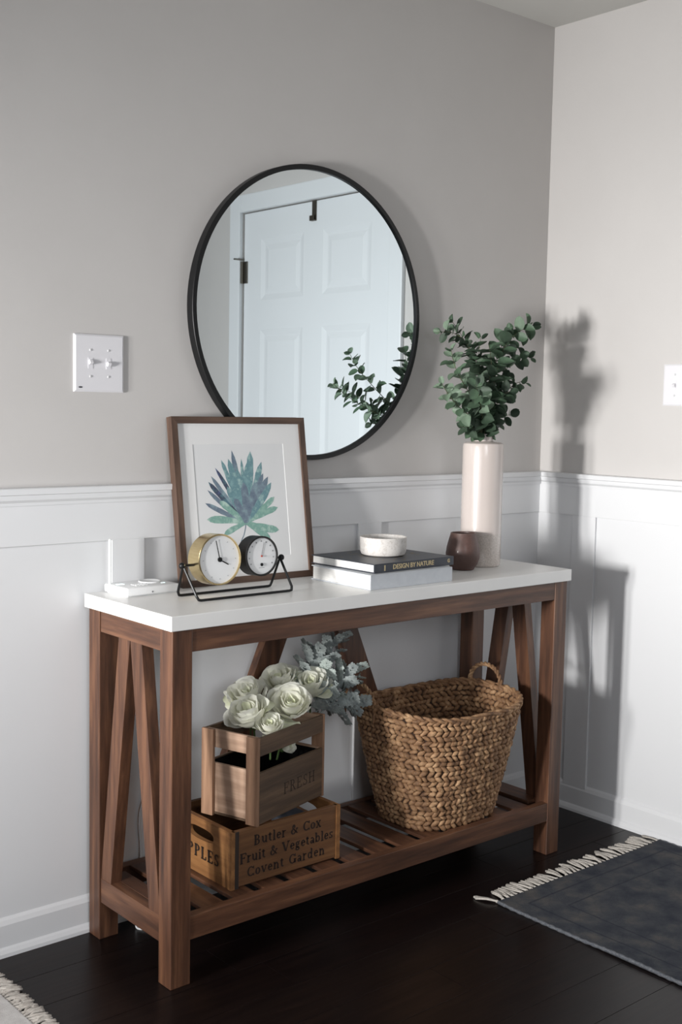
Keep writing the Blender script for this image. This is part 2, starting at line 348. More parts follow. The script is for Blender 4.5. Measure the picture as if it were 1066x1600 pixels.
# ================================================================ FRAMED PRINT
def add_print():
    w_, h_, d_, fw = .3998, .4125, .022, .0165
    t = thing('framed_print', 'walnut framed watercolour of a green fan palm leaf leaning on the wall', 'picture', (.2241, .3020, .8103), -.02138)
    T = Matrix.Rotation(-.1486, 4, 'X')
    def part(name, lo, hi, m, bev=0, **k): return obj(name, B(lo, hi, bev, T), m, t, **k)
    bm = bmesh.new()
    for nm, pts in (('frame_side', 0),): pass
    O = [(0, 0), (w_, 0), (w_, h_), (0, h_)]; I = [(fw, fw), (w_-fw, fw), (w_-fw, h_-fw), (fw, h_-fw)]
    for k in range(4):
        j = (k+1) % 4; bm = bmesh.new()
        prism(bm, [(O[k][0], 0, O[k][1]), (O[j][0], 0, O[j][1]), (I[j][0], 0, I[j][1]), (I[k][0], 0, I[k][1])], (0, d_, 0), T)
        obj('frame_rail', bm, FRAMEW[0 if k % 2 == 0 else 2], t)
    ox0, oz0, ox1, oz1 = .058, .060, .330, .345
    bm = bmesh.new(); O2 = [(fw-.001, fw-.001), (w_-fw+.001, fw-.001), (w_-fw+.001, h_-fw+.001), (fw-.001, h_-fw+.001)]; I2 = [(ox0, oz0), (ox1, oz0), (ox1, oz1), (ox0, oz1)]
    for k in range(4):
        j = (k+1) % 4; prism(bm, [(O2[k][0], .006, O2[k][1]), (O2[j][0], .006, O2[j][1]), (I2[j][0], .006, I2[j][1]), (I2[k][0], .006, I2[k][1])], (0, .0009, 0), T)
    obj('mat_board', bm, MATB, t)
    pr = part('print', (ox0-.01, .0070, oz0-.01), (ox1+.01, .0085, oz1+.01), PRINTP)
    part('backing', (fw-.002, .0105, fw-.002), (w_-fw+.002, .016, h_-fw+.002), mat('brown_backing_board', (120, 96, 70), rough=.9))
    cols = [mat('ink_teal', (128, 162, 166), (160, 188, 186), (102, 138, 146), scale=45, rough=.9, rnd=False),
            mat('ink_slate', (98, 112, 130), (136, 160, 168), (114, 130, 144), scale=45, rough=.9, rnd=False),
            mat('ink_sage', (144, 180, 168), (176, 202, 192), (122, 162, 152), scale=45, rough=.9, rnd=False),
            mat('ink_indigo', (82, 96, 136), (88, 122, 134), (66, 70, 88), scale=45, rough=.9, rnd=False)]
    bx, bz = .199, .148
    tips = [(.171, .33, 1, 7), (.138, .307, 0, 6), (.119, .287, 3, 5), (.105, .267, 1, 5), (.096, .253, 3, 6), (.092, .233, 1, 5), (.083, .201, 1, 6), (.084, .161, 2, 8), (.131, .122, 2, 7),
            (.159, .309, 0, 8), (.198, .309, 0, 5), (.227, .327, 0, 10), (.259, .30, 0, 8), (.262, .271, 1, 7), (.276, .262, 1, 8), (.285, .247, 0, 8), (.292, .21, 2, 7), (.30, .183, 2, 7), (.299, .125, 2, 9), (.271, .099, 2, 9),
            (.215, .30, 0, 9), (.182, .285, 0, 9), (.24, .25, 1, 9), (.15, .24, 0, 8), (.125, .205, 2, 8), (.265, .225, 0, 8), (.2, .25, 1, 10), (.225, .22, 1, 9), (.17, .21, 1, 9)]
    bms = [bmesh.new() for _ in cols]
    for k, (tx, tz, ci, wd) in enumerate(tips):
        dx, dz = tx-bx, tz-bz; L = math.hypot(dx, dz); nx, nz = -dz/L, dx/L; wd *= .001
        bend = random.uniform(-.004, .004); L_, R_ = [], []; yy = .00692-.00001*k
        for i in range(11):
            s = i/10; wv = wd*(.45+.65*math.sin(min(1, s/.72)*PI/2))*(1 if s < .72 else math.sqrt(max(0, 1-((s-.72)/.28)**2)))*(1+random.uniform(-.1, .1))
            px_ = bx+dx*s+nx*bend*math.sin(s*PI); pz_ = bz+dz*s+nz*bend*math.sin(s*PI)
            L_.append((px_+nx*wv, yy, pz_+nz*wv)); R_.append((px_-nx*wv, yy, pz_-nz*wv))
        bm = bms[ci]
        a = [bm.verts.new(T @ Vector(p)) for p in L_]; b = [bm.verts.new(T @ Vector(p)) for p in R_]
        for i in range(10): bm.faces.new((a[i], b[i], b[i+1], a[i+1]))
    bm = bms[1]; sp = [(.199, .15), (.196, .135), (.19, .118), (.181, .104), (.178, .092)]
    a = [bm.verts.new(T @ Vector((x-.0014, .0068, z))) for x, z in sp]; b = [bm.verts.new(T @ Vector((x+.0014, .0068, z))) for x, z in sp]
    for i in range(4): bm.faces.new((a[i], b[i], b[i+1], a[i+1]))
    for bm, m in zip(bms, cols): obj('palm_leaf_ink', bm, m, pr)
add_print()
# ================================================================ CLOCK AND WEATHER DIAL ON A WIRE STAND
def add_clock():
    t = thing('desk_clock', 'brass clock and black weather dial hung on a black wire stand', 'clock', (.274, .166, .8103))
    def wire(pts, name='wire_stand', r=.0026, k=1):
        bm = bmesh.new(); tube(bm, smooth_path(pts, 4) if k else pts, r, 8); return obj(name, bm, BLACK, t, shade='auto')
    zf = .0028; X0, X1 = -.128, .140; yf, yb = -.043, .041; zp = .077; px0, px1 = -.139, .134
    bm = bmesh.new()
    for yy in (yf, yb):
        x0 = X0+(0 if yy < 0 else .002)
        pts = [(px0, 0, zp), (px0+(x0-px0)*.9, yy*.94, .012), (x0+.003, yy, zf+.001), (x0+.010, yy, zf), (0, yy, zf), (X1-.010, yy, zf), (X1-.003, yy, zf+.001), (px1+(X1-px1)*.9, yy*.94, .012), (px1, 0, zp)]
        P_ = [Vector(p) for p in pts]; dense = []
        for a, b in zip(P_, P_[1:]): dense += [a.lerp(b, i/5) for i in range(5)]
        dense.append(P_[-1]); tube(bm, dense, .0031, 8)
    obj('wire_stand', bm, BLACK, t, shade='auto')
    for x in (px0-.003, px1+.004):
        bm = bmesh.new(); bmesh.ops.create_uvsphere(bm, u_segments=16, v_segments=10, radius=.0075, matrix=Matrix.Translation((x, 0, zp))); obj('pivot_knob', bm, BLACK, t, shade=True)
    for xa, xb in ((px0, px0+.06), (px1-.05, px1)):
        bm = bmesh.new(); tube(bm, [(xa, 0, zp), (xb, 0, zp)], .003); obj('axle', bm, BLACK, t)
    def drum(cx, cz, r, m, ring, dep, yf_, tilt):
        M = Matrix.Translation((cx, 0, cz)) @ Matrix.Rotation(R(tilt), 4, 'X') @ Matrix.Rotation(PI/2, 4, 'X')   # local +z -> -y
        bm = bmesh.new(); lathe(bm, [(0, -yf_-dep+.0), (r-.002, -yf_-dep), (r, -yf_-dep+.002), (r, -yf_), (r-.0015, -yf_+.001), (r-ring, -yf_+.001), (r-ring-.0005, -yf_-.003), (0, -yf_-.003)], 64, M)
        c = obj('clock_case', bm, m, t, shade='auto')
        bm = bmesh.new(); lathe(bm, [(r-ring-.0004, -yf_-.0028), (0, -yf_-.0025)], 48, M); obj('dial', bm, PAPER, c)
        return c, M, -yf_-.002
    zc = .0860
    c, M, z = drum(-.053, zc, .0585, BRASS, .0035, .045, -.0205, -3)
    c['label'] = 'brass clock drum with white dial'
    INK = mat('dial_ink', (70, 72, 76), rough=.6)
    def hand(ang, L, wd, m, M, z, back=.0, name='hand'):
        bm = bmesh.new(); Rm = M @ Matrix.Rotation(-ang, 4, 'Z')
        prism(bm, [(-wd, -back, z), (wd, -back, z), (wd*.8, L, z), (-wd*.8, L, z)], (0, 0, .0006), Rm); return bm
    obj('hour_hand', hand(R(118), .027, .0014, None, M, z), BLACK, c); obj('minute_hand', hand(R(-12), .045, .0011, None, M, z+.001), BLACK, c)
    bm = bmesh.new(); lathe(bm, [(0, z+.003), (.0055, z+.003), (.0055, z), (0, z)], 20, M); obj('hub', bm, BLACK, c)
    bm = bmesh.new()
    for k in range(12):
        a = 2*PI*k/12; box(bm, (-.0008, .043, z-.0004), (.0008, .0455, z-.0002), 0, M @ Matrix.Rotation(a, 4, 'Z'))
    obj('dial_marks', bm, mat('pale_dial_marks', (168, 170, 172), rough=.7), c, kind='stuff')
    c, M, z = drum(.0655, zc, .0470, BLACKD, .0040, .040, -.0205, -3); c.name = 'weather_gauge_case'; c['label'] = 'black gauge drum with white dial'
    bm = hand(R(14), .033, .0006, None, M, z); obj('gauge_needle', bm, mat('grey_needle', (120, 120, 122), rough=.5), c)
    bm = bmesh.new(); lathe(bm, [(0, z+.002), (.0022, z+.002), (.0022, z), (0, z)], 16, M); obj('gauge_pin', bm, mat('red_pin', (170, 60, 44), rough=.5), c)
    bm = bmesh.new(); lathe(bm, [(0, z+.0015), (.0038, z+.0015), (.0038, z), (0, z)], 16, M @ Matrix.Translation((0, -.020, 0))); obj('gauge_knob', bm, BLACK, c)
    bm = bmesh.new()
    for k in range(-5, 6):
        for j in range(2): box(bm, (-.0011+.0016*j, .0335, z-.0004), (-.0002+.0016*j, .0365, z-.0002), 0, M @ Matrix.Rotation(-k*R(24), 4, 'Z'))
    box(bm, (-.008, -.0275, z-.0004), (.008, -.0268, z-.0002), 0, M)
    obj('gauge_marks', bm, INK, c, kind='stuff')
add_clock()
# ================================================================ BOOKS, BOWL, CUP, VASE
def add_book(name, label, loc, rz, w_, d_, h_, cover, page, spine_title=False):
    t = thing(name, label, 'book', loc, rz); ct = .0025
    # spine faces -y, fore edge +y
    obj('back_cover', B((0, 0, 0), (w_, d_, ct), .0006), cover, t); obj('front_cover', B((0, 0, h_-ct), (w_, d_, h_), .0006), cover, t)
    obj('spine', B((0, 0, ct), (w_, .003, h_-ct)), cover, t)
    obj('pages', B((.003, .003, ct), (w_-.003, d_-.004, h_-ct)), page, t)
    return t
PAGES = mat('book_pages', (228, 227, 224), (205, 203, 200), scale=60, stretch=(.5, .5, 30), rough=.85)
add_book('book', 'pale grey thick book at the bottom of the pair under the bowl', (.579, .030, .8103), 0, .280, .226, .0365, mat('pale_grey_cover', (196, 200, 205), (188, 192, 198), scale=40, rough=.55), PAGES)
NAVY = mat('dark_slate_cover', (44, 48, 58), (58, 62, 70), scale=6, rough=.42)
bk = add_book('book', 'dark slate book titled DESIGN BY NATURE on top of the pale book', (.603, .044, .8473), R(2), .285, .232, .0225, NAVY, PAGES)
GOLD = mat('gold_foil', (190, 172, 132), rough=.4)
text_mesh('DESIGN BY NATURE', .0165, GOLD, 'spine_title', bk, Matrix.Translation((.137, -.0003, .0113)) @ Matrix.Rotation(PI/2, 4, 'X'), offset=.0003, space=.98)
text_mesh('G', .0125, GOLD, 'spine_emblem', bk, Matrix.Translation((.266, -.0003, .0118)) @ Matrix.Rotation(PI/2, 4, 'X'), offset=.0004)
obj('spine_bar', B((.034, -.0004, .004), (.0375, 0, .018)), GOLD, bk)
# gold leaf pattern of the cover, showing round the bowl
bm = bmesh.new(); rg = random.Random(5)
for k in range(46):
    a = rg.uniform(0, 2*PI); rr = rg.uniform(.035, .098); x, y = .135+rr*math.cos(a)*1.15, .118+rr*math.sin(a); an = a+rg.uniform(-.5, .5)
    c_, s_ = math.cos(an), math.sin(an); L, w_ = .016, .0035
    pts = [(x-c_*L/2, y-s_*L/2), (x-s_*w_, y+c_*w_), (x+c_*L/2, y+s_*L/2), (x+s_*w_, y-c_*w_)]
    vv = [bm.verts.new((p[0], p[1], .02262+k*1e-6)) for p in pts]; bm.faces.new(vv)
obj('cover_pattern', bm, mat('dull_gold_print', (128, 116, 92), rough=.6), bk, kind='stuff')
SPECK = mat('speckled_stoneware', (214, 210, 206), (188, 182, 176), (208, 204, 200), scale=160, rough=.5, lo=.3, hi=.72, detail=2)
def lathed(name, label, cat, loc, prof, m, n=64):
    bm = bmesh.new(); lathe(bm, prof, n); return tag(obj(name, bm, m, None, loc, shade='auto'), label, cat)
lathed('bowl', 'small white stoneware bowl standing on the dark book', 'bowl', (.748, .172, .8702),
       [(0, 0), (.050, 0), (.056, .003), (.0595, .010), (.0605, .022), (.0607, .046), (.0595, .0475), (.0575, .046), (.057, .020), (.052, .009), (0, .006)], SPECK)
lathed('cup', 'dark reddish brown pottery cup in front of the tall vase', 'cup', (1.042, .168, .8102),
       [(0, 0), (.029, 0), (.032, .002), (.0335, .006), (.041, .016), (.0462, .032), (.0468, .045), (.0445, .062), (.0395, .082), (.0352, .097), (.0345, .101), (.0325, .1015), (.0315, .098), (.036, .080), (.042, .058), (.042, .036), (.034, .012), (0, .008)],
       mat('brown_glazed_pottery', (80, 58, 52), (98, 73, 66), (88, 65, 59), scale=30, rough=.5, bump=.25, bscale=60, coat=.08))
def vase_mat():
    m = mat('cream_glaze', (208, 197, 191), (202, 191, 186), scale=5, rough=.22, coat=.6); nt = m.node_tree; N = nt.nodes; L = nt.links
    b = N['Principled BSDF']; src_ = b.inputs['Base Color'].links[0].from_socket
    tc = N.new('ShaderNodeTexCoord'); sx = N.new('ShaderNodeSeparateXYZ'); L.new(tc.outputs['Object'], sx.inputs[0])
    gt = N.new('ShaderNodeMath'); gt.operation = 'GREATER_THAN'; gt.inputs[1].default_value = .092; L.new(sx.outputs[2], gt.inputs[0])
    sp = N.new('ShaderNodeTexNoise'); sp.inputs['Scale'].default_value = 260; cr = N.new('ShaderNodeValToRGB')
    cr.color_ramp.elements[0].position = .35; cr.color_ramp.elements[0].color = lin((188, 178, 170)); cr.color_ramp.elements[1].position = .6; cr.color_ramp.elements[1].color = lin((208, 198, 191))
    L.new(tc.outputs['Object'], sp.inputs['Vector']); L.new(sp.outputs[0], cr.inputs[0])
    mx = N.new('ShaderNodeMix'); mx.data_type = 'RGBA'; L.new(gt.outputs[0], mx.inputs[0]); L.new(cr.outputs[0], mx.inputs[6]); L.new(src_, mx.inputs[7]); L.new(mx.outputs[2], b.inputs['Base Color'])
    return m
lathed('vase', 'tall cream glazed cylinder vase holding eucalyptus', 'vase', (1.150, .203, .8102),
       [(0, 0), (.053, 0), (.0565, .003), (.0575, .010), (.0575, .080), (.0573, .092), (.0572, .30), (.0570, .335), (.0555, .343), (.050, .347), (.030, .349), (.0265, .351), (.0258, .365), (.0262, .369), (.0245, .3705), (.0225, .368), (.0225, .352), (.030, .345), (.050, .34), (.053, .33), (.053, .01), (0, .008)], vase_mat(), 80)
# ================================================================ EUCALYPTUS
STEMS = [
  ('eucalyptus stem arching highest to the left, nearest the round mirror', [(1.168, 0.22, 1.248), (1.174, 0.26, 1.374), (1.153, 0.285, 1.437), (1.116, 0.3, 1.462), (1.065, 0.31, 1.462)], 0.034),
  ('short upright eucalyptus sprig at the top left of the bunch', [(1.172, 0.23, 1.284), (1.177, 0.27, 1.374), (1.153, 0.3, 1.455), (1.119, 0.315, 1.502)], 0.038),
  ('eucalyptus stem leaning up right with the highest light green leaves by the corner', [(1.167, 0.2, 1.248), (1.192, 0.2, 1.356), (1.226, 0.2, 1.429), (1.284, 0.2, 1.472), (1.35, 0.2, 1.495)], 0.042),
  ('eucalyptus stem ending in light green leaves at the upper centre right', [(1.184, 0.22, 1.248), (1.225, 0.24, 1.358), (1.261, 0.25, 1.423), (1.308, 0.25, 1.48)], 0.042),
  ('eucalyptus stem bending right at mid height of the bunch', [(1.191, 0.21, 1.266), (1.252, 0.22, 1.358), (1.299, 0.22, 1.397), (1.361, 0.22, 1.403)], 0.032),
  ('eucalyptus stem on the right edge with drooping dark leaves', [(1.168, 0.2, 1.23), (1.208, 0.19, 1.285), (1.249, 0.18, 1.322), (1.284, 0.17, 1.33)], 0.03),
  ('dense dark eucalyptus stem in the middle of the bunch', [(1.15, 0.2, 1.23), (1.157, 0.2, 1.302), (1.17, 0.2, 1.373), (1.157, 0.2, 1.426)], 0.044),
  ('upright dark eucalyptus stem behind the middle of the bunch', [(1.182, 0.23, 1.23), (1.184, 0.25, 1.32), (1.181, 0.26, 1.392), (1.189, 0.26, 1.456)], 0.04),
  ('sage eucalyptus stem on the left, toned pale as lit, its tip seen again in the mirror', [(1.117, 0.195, 1.248), (1.053, 0.185, 1.308), (1.001, 0.175, 1.358), (0.971, 0.165, 1.407)], 0.034),
  ('lower left eucalyptus stem with pale rounded leaves', [(1.114, 0.19, 1.212), (1.03, 0.175, 1.247), (0.964, 0.16, 1.284), (0.923, 0.15, 1.316)], 0.032),
  ('eucalyptus stem pointing forward out of the bunch', [(1.121, 0.18, 1.213), (1.079, 0.15, 1.251), (1.037, 0.12, 1.285), (0.992, 0.09, 1.311)], 0.036),
  ('short lowest eucalyptus stem hanging over the left vase rim', [(1.131, 0.2, 1.186), (1.088, 0.19, 1.198), (1.037, 0.18, 1.2)], 0.034),
  ('short eucalyptus stem with a large oval leaf on the lower right', [(1.157, 0.2, 1.195), (1.195, 0.2, 1.222), (1.245, 0.19, 1.235)], 0.038),
  ('eucalyptus stem low at the front right of the bunch', [(1.14, 0.19, 1.204), (1.164, 0.18, 1.249), (1.185, 0.17, 1.288), (1.22, 0.17, 1.3)], 0.034),
]

LEAFM = [mat('eucalyptus_green_'+n, a, b, c, scale=40, rough=.55, trans=.12) for n, a, b, c in (('dark', (46, 60, 47), (76, 94, 76), (58, 76, 60)), ('mid', (66, 88, 68), (98, 122, 96), (80, 104, 82)), ('pale', (100, 120, 98), (128, 146, 126), (112, 132, 112)))]
STEMM = mat('eucalyptus_stem', (104, 104, 78), (84, 88, 62), scale=60, rough=.7)
def leaf_mesh(m, wr, cup):
    bm = bmesh.new(); G = []
    for i in range(8):
        s = i/7; hw = .5*wr*math.sin(PI*min(1, s*.93+.06))**.62 if i not in (0, 7) else .02
        row = []
        for k in range(5):
            u = (k-2)/2; row.append(bm.verts.new((u*hw, s, cup*(u*u*hw*1.2)-cup*.35*(s*s)+(.012 if k == 2 else 0)*-1)))
        G.append(row)
    for i in range(7):
        for k in range(4): bm.faces.new((G[i][k], G[i][k+1], G[i+1][k+1], G[i+1][k]))
    for f in bm.faces: f.smooth = True
    me = bpy.data.meshes.new('leaf'); bm.to_mesh(me); bm.free(); me.materials.append(m); return me
LM = {(i, j): leaf_mesh(LEAFM[i], .86-.12*j, .5-.3*j) for i in range(3) for j in range(2)}
def add_stems():
    rg = random.Random(21); neck = Vector((1.150, .203, 1.172))
    for si, (label, pts, ls) in enumerate(STEMS):
        a = rg.uniform(0, 2*PI); off = Vector((math.cos(a), math.sin(a), 0))*.012
        base = neck+off+Vector((0, 0, -.06)); P_ = [base, neck+off*1.1+Vector((0, 0, .006))]+[Vector(p) for p in pts]
        path = smooth_path(P_, 8); t = thing('eucalyptus_stem', label, 'eucalyptus stem', base, 0, 'eucalyptus stems in the cream vase')
        bm = bmesh.new(); tube(bm, [p-base for p in path], lambda s: .0017*(1-.6*s), 6); obj('stem', bm, STEMM, t, shade=True)
        # arc length sampling
        d = [0]
        for p, q in zip(path, path[1:]): d.append(d[-1]+(q-p).length)
        tot = d[-1]; s = .085 if tot > .16 else .075; k = 0; az0 = rg.uniform(0, PI)
        pale = si in (8, 9); light = si in (2, 3)  # left stems: light falling on them put into paler leaf colour
        while s < tot+.001:
            i = max(j for j in range(len(d)) if d[j] <= s); i = min(i, len(path)-2); fr = (s-d[i])/max(1e-6, d[i+1]-d[i]); p = path[i].lerp(path[i+1], fr); tg = (path[i+1]-path[i]).normalized()
            tt = (s/tot); size = ls*1.18*(1.12-.38*tt)*rg.uniform(.88, 1.15); az = az0+k*PI/2
            n1 = tg.orthogonal().normalized(); n2 = tg.cross(n1)
            tipn = s+.016 > tot
            for sd in ((0, 1) if not tipn else (0, 1, 2)):
                aa = az+sd*PI+rg.uniform(-.35, .35); out = (n1*math.cos(aa)+n2*math.sin(aa)); fwd = rg.uniform(.15, .7) if not tipn else 1.2
                ydir = (out+tg*fwd).normalized(); zdir = (tg-ydir*tg.dot(ydir)).normalized(); zdir = (zdir+Vector((rg.uniform(-.5, .5), rg.uniform(-.5, .5), rg.uniform(-.5, .5)))).normalized()
                zdir = (zdir-ydir*zdir.dot(ydir)).normalized(); xdir = ydir.cross(zdir)
                M = Matrix((xdir, ydir, zdir)).transposed().to_4x4() @ Matrix.Scale(size, 4); M.translation = p-base+out*.004
                # keep the leaves clear of the wall and mirror
                if (base+M.translation+ydir*size).y > .37: continue
                r = rg.random()
                ci = (2 if r < .75 else 1) if pale else ((1 if r < .7 else (2 if r < .8 else 0)) if light and tt > .45 else (0 if r < .62 else (1 if r < .92 else 2)))
                if tipn: M = M @ Matrix.Scale(.75, 4)
                o = obj('leaf', LM[(ci, rg.randint(0, 1))], None, t); o.matrix_local = M
            s += (.026-.008*tt)*rg.uniform(.9, 1.1)*(ls/.036)**.5; k += 1
add_stems()
# ================================================================ ROUTER
def add_router():
    t = thing('router', 'flat white router with a thin upright antenna at the left end of the table', 'router', (.046, .258, .8103), R(2))
    RW = mat('white_plastic', (234, 235, 236), rough=.35)
    bm = bmesh.new(); box(bm, (0, 0, .002), (.142, .098, .021), .0035, None, 3); box(bm, (.006, .006, 0), (.136, .092, .004)); obj('body', bm, RW, t, shade='auto')
    bm = bmesh.new(); tube(bm, [(.008, .086, .018), (.008, .086, .124)], .0032, 10); obj('antenna', bm, mat('antenna_white', (240, 246, 244), rough=.4), t, shade='auto')
    bm = bmesh.new(); lathe(bm, [(.026, .0205), (.026, .0225), (.024, .0235), (.021, .0222), (0, .0222)], 32, Matrix.Translation((.100, .062, 0))); obj('dial_ring', bm, RW, t, shade='auto')
    for i in range(4):
        for j in range(3): obj('button', B((.038+i*.009, .022+j*.009, .0205), (.0435+i*.009, .0275+j*.009, .0222), .0005), RW, t)
    LED = mat('cyan_light', (214, 246, 244), emit=1.6)
    bm = bmesh.new(); box(bm, (.012, .058, .0208), (.030, .068, .0216)); obj('status_light', bm, LED, t)
    bm = bmesh.new(); box(bm, (.110, .026, .0208), (.120, .030, .0216)); obj('status_light', bm, LED, t)
    bm = bmesh.new(); lathe(bm, [(0, 0), (.002, 0), (.002, .001), (0, .001)], 12, Matrix.Translation((.068, .0002, .008)) @ Matrix.Rotation(PI/2, 4, 'X')); obj('front_button', bm, mat('grey_dot', (120, 122, 124)), t)
add_router()
# ================================================================ LIGHT SWITCHES
def add_switch(name, label, loc, rz, gangs, wd, states):
    t = thing(name, label, 'light switch', loc, rz); SW = mat('switch_white', (226, 225, 229), rough=.35); h_ = .131 if gangs == 2 else .118
    bm = bmesh.new()
    a = [(-wd/2, 0, -h_/2), (wd/2, 0, -h_/2), (wd/2, 0, h_/2), (-wd/2, 0, h_/2)]; i_ = .004; dpt = -.006
    b = [(x-math.copysign(i_, x), dpt, z-math.copysign(i_, z)) for x, _, z in a]
    A = [bm.verts.new(p) for p in a]; Bv = [bm.verts.new(p) for p in b]
    m2 = [bm.verts.new((x, -.0035, z)) for x, _, z in a]
    for k in range(4): j = (k+1) % 4; bm.faces.new((A[k], A[j], m2[j], m2[k])); bm.faces.new((m2[k], m2[j], Bv[j], Bv[k]))
    bm.faces.new(Bv); bm.faces.new(A[::-1]); obj('plate', bm, SW, t)
    for g in range(gangs):
        x = (g-(gangs-1)/2)*.046; s = states[g]
        bm = bmesh.new(); box(bm, (x-.0045, -.0135, -.004), (x+.0045, -.0055, .006), .001, Matrix.Translation((0, -.006, 0)) @ Matrix.Rotation(s*R(32), 4, 'X') @ Matrix.Translation((0, .006, 0))); obj('toggle', bm, SW, t)
        obj('toggle_collar', B((x-.006, -.0068, -.0125), (x+.006, -.0055, .0125)), SW, t)
        for z in (.030, -.030):
            bm = bmesh.new(); lathe(bm, [(0, .0018), (.0022, .0014), (.0032, 0)], 12, Matrix.Translation((x, -.0059, z)) @ Matrix.Rotation(PI/2, 4, 'X')); obj('screw', bm, mat('screw_white', (206, 206, 208), rough=.3), t)
    if gangs == 2:
        bm = bmesh.new(); lathe(bm, [(0, .0005), (1, .0004), (1, 0)], 24, Matrix.Translation((-.0485, -.006, -.055)) @ Matrix.Rotation(PI/2, 4, 'X') @ Matrix.Diagonal((.0052, .0019, 1, 1))); obj('oval_badge', bm, mat('dark_badge', (70, 70, 78), rough=.4), t)
add_switch('light_switch', 'white double toggle switch plate on the wall left of the mirror', (.047, WY, 1.337), 0, 2, .127, (-1, 1))
add_switch('light_switch', 'white single toggle switch plate on the right wall beyond the corner', (WX, -.096, 1.328), -PI/2, 1, .078, (1,))
# ================================================================ SERIF LETTERING
TT, tt_ = .125, .05
def glyphs():
    G = {}
    def l(x0, y0, x1, y1, w): return ('l', x0, y0, x1, y1, w)
    def s(x, y, h=.12): return ('l', x-h, y, x+h, y, tt_)
    def a(cx, cy, rx, ry, a0, a1, k=1): return ('a', cx, cy, rx, ry, a0, a1, k)
    T = TT
    G['B'] = (.62, [l(.14, 0, .14, .7, T), l(.02, 0, .3, 0, tt_), l(.02, .7, .3, .7, tt_), l(.14, .37, .3, .37, tt_), a(.3, .535, .17, .165, -90, 90), a(.3, .185, .2, .185, -90, 90)])
    G['u'] = (.56, [l(.13, .12, .13, .48, T*.85), l(.03, .48, .13, .48, tt_), a(.27, .14, .14, .14, 180, 350), l(.42, 0, .42, .48, T*.85), l(.32, .48, .42, .48, tt_), l(.42, 0, .52, 0, tt_)])
    G['t'] = (.36, [l(.15, .1, .15, .62, T*.85), l(.02, .48, .3, .48, tt_), a(.25, .1, .1, .1, 180, 320)])
    G['l'] = (.28, [l(.14, 0, .14, .72, T*.85), s(.14, 0), l(.03, .72, .14, .72, tt_)])
    G['i'] = (.28, [l(.14, 0, .14, .48, T*.85), s(.14, 0), l(.03, .48, .14, .48, tt_), l(.14, .6, .14, .71, T)])
    G['e'] = (.46, [a(.24, .24, .18, .24, 0, 320), l(.08, .26, .42, .26, tt_)])
    G['r'] = (.4, [l(.13, 0, .13, .48, T*.85), s(.13, 0), l(.03, .48, .13, .48, tt_), a(.26, .33, .13, .14, 60, 180), l(.32, .4, .32, .47, T*.8)])
    G['&'] = (.74, [a(.3, .55, .12, .15, -60, 240), l(.22, .45, .62, .02, T*.9), a(.26, .18, .2, .2, 100, 330), l(.43, .08, .62, .38, tt_), l(.5, .38, .7, .38, tt_)])
    G['C'] = (.66, [a(.36, .35, .3, .35, 45, 315), l(.6, .5, .6, .7, tt_), l(.6, 0, .6, .16, tt_)])
    G['o'] = (.5, [a(.25, .24, .2, .24, 0, 360)])
    G['x'] = (.5, [l(.08, .48, .4, 0, T*.85), l(.4, .48, .08, 0, tt_), s(.1, .48, .09), s(.38, .48, .09), s(.1, 0, .09), s(.4, 0, .09)])
    G['F'] = (.58, [l(.14, 0, .14, .7, T), s(.14, 0), l(.02, .7, .54, .7, tt_), l(.53, .7, .53, .54, tt_), l(.14, .37, .4, .37, tt_), l(.4, .3, .4, .45, tt_)])
    G['V'] = (.7, [l(.1, .7, .36, 0, T), l(.36, 0, .6, .7, tt_), s(.1, .7), s(.6, .7)])
    G['g'] = (.5, [a(.23, .32, .15, .16, 0, 360), a(.24, -.06, .18, .13, 0, 360), l(.15, .17, .1, .08, tt_), l(.1, .08, .36, .05, T*.6), l(.34, .45, .46, .48, tt_)])
    G['a'] = (.47, [a(.22, .35, .13, .13, 0, 170), l(.36, .02, .36, .36, T*.85), a(.21, .13, .14, .13, 0, 360), l(.36, 0, .44, 0, tt_)])
    G['b'] = (.54, [l(.12, 0, .12, .72, T*.85), l(.02, .72, .12, .72, tt_), a(.28, .24, .19, .24, -150, 150)])
    G['s'] = (.4, [a(.2, .36, .13, .12, 40, 270, .8), a(.2, .12, .14, .12, -140, 90, .8), l(.32, .36, .32, .48, tt_), l(.07, 0, .07, .13, tt_)])
    G['v'] = (.5, [l(.07, .48, .25, 0, T*.85), l(.25, 0, .42, .48, tt_), s(.08, .48, .09), s(.42, .48, .09)])
    G['n'] = (.56, [l(.13, 0, .13, .48, T*.85), s(.13, 0, .1), l(.03, .48, .13, .48, tt_), a(.28, .33, .14, .15, 0, 180), l(.42, 0, .42, .33, T*.85), s(.42, 0, .1)])
    G['G'] = (.7, [a(.36, .35, .3, .35, 45, 330), l(.6, .5, .6, .7, tt_), l(.6, .02, .6, .3, T*.9), l(.46, .3, .7, .3, tt_)])
    G['d'] = (.54, [l(.4, 0, .4, .72, T*.85), l(.3, .72, .4, .72, tt_), a(.24, .24, .19, .24, 30, 330), l(.4, 0, .5, 0, tt_)])
    G['A'] = (.7, [l(.34, .7, .1, 0, tt_), l(.34, .7, .58, 0, T), l(.2, .25, .5, .25, tt_), s(.1, 0), s(.58, 0)])
    G['P'] = (.6, [l(.14, 0, .14, .7, T), s(.14, 0), l(.02, .7, .3, .7, tt_), l(.14, .33, .3, .33, tt_), a(.3, .515, .2, .185, -90, 90)])
    G['L'] = (.56, [l(.14, 0, .14, .7, T), s(.14, .7), l(.02, 0, .5, 0, tt_), l(.5, 0, .5, .2, tt_)])
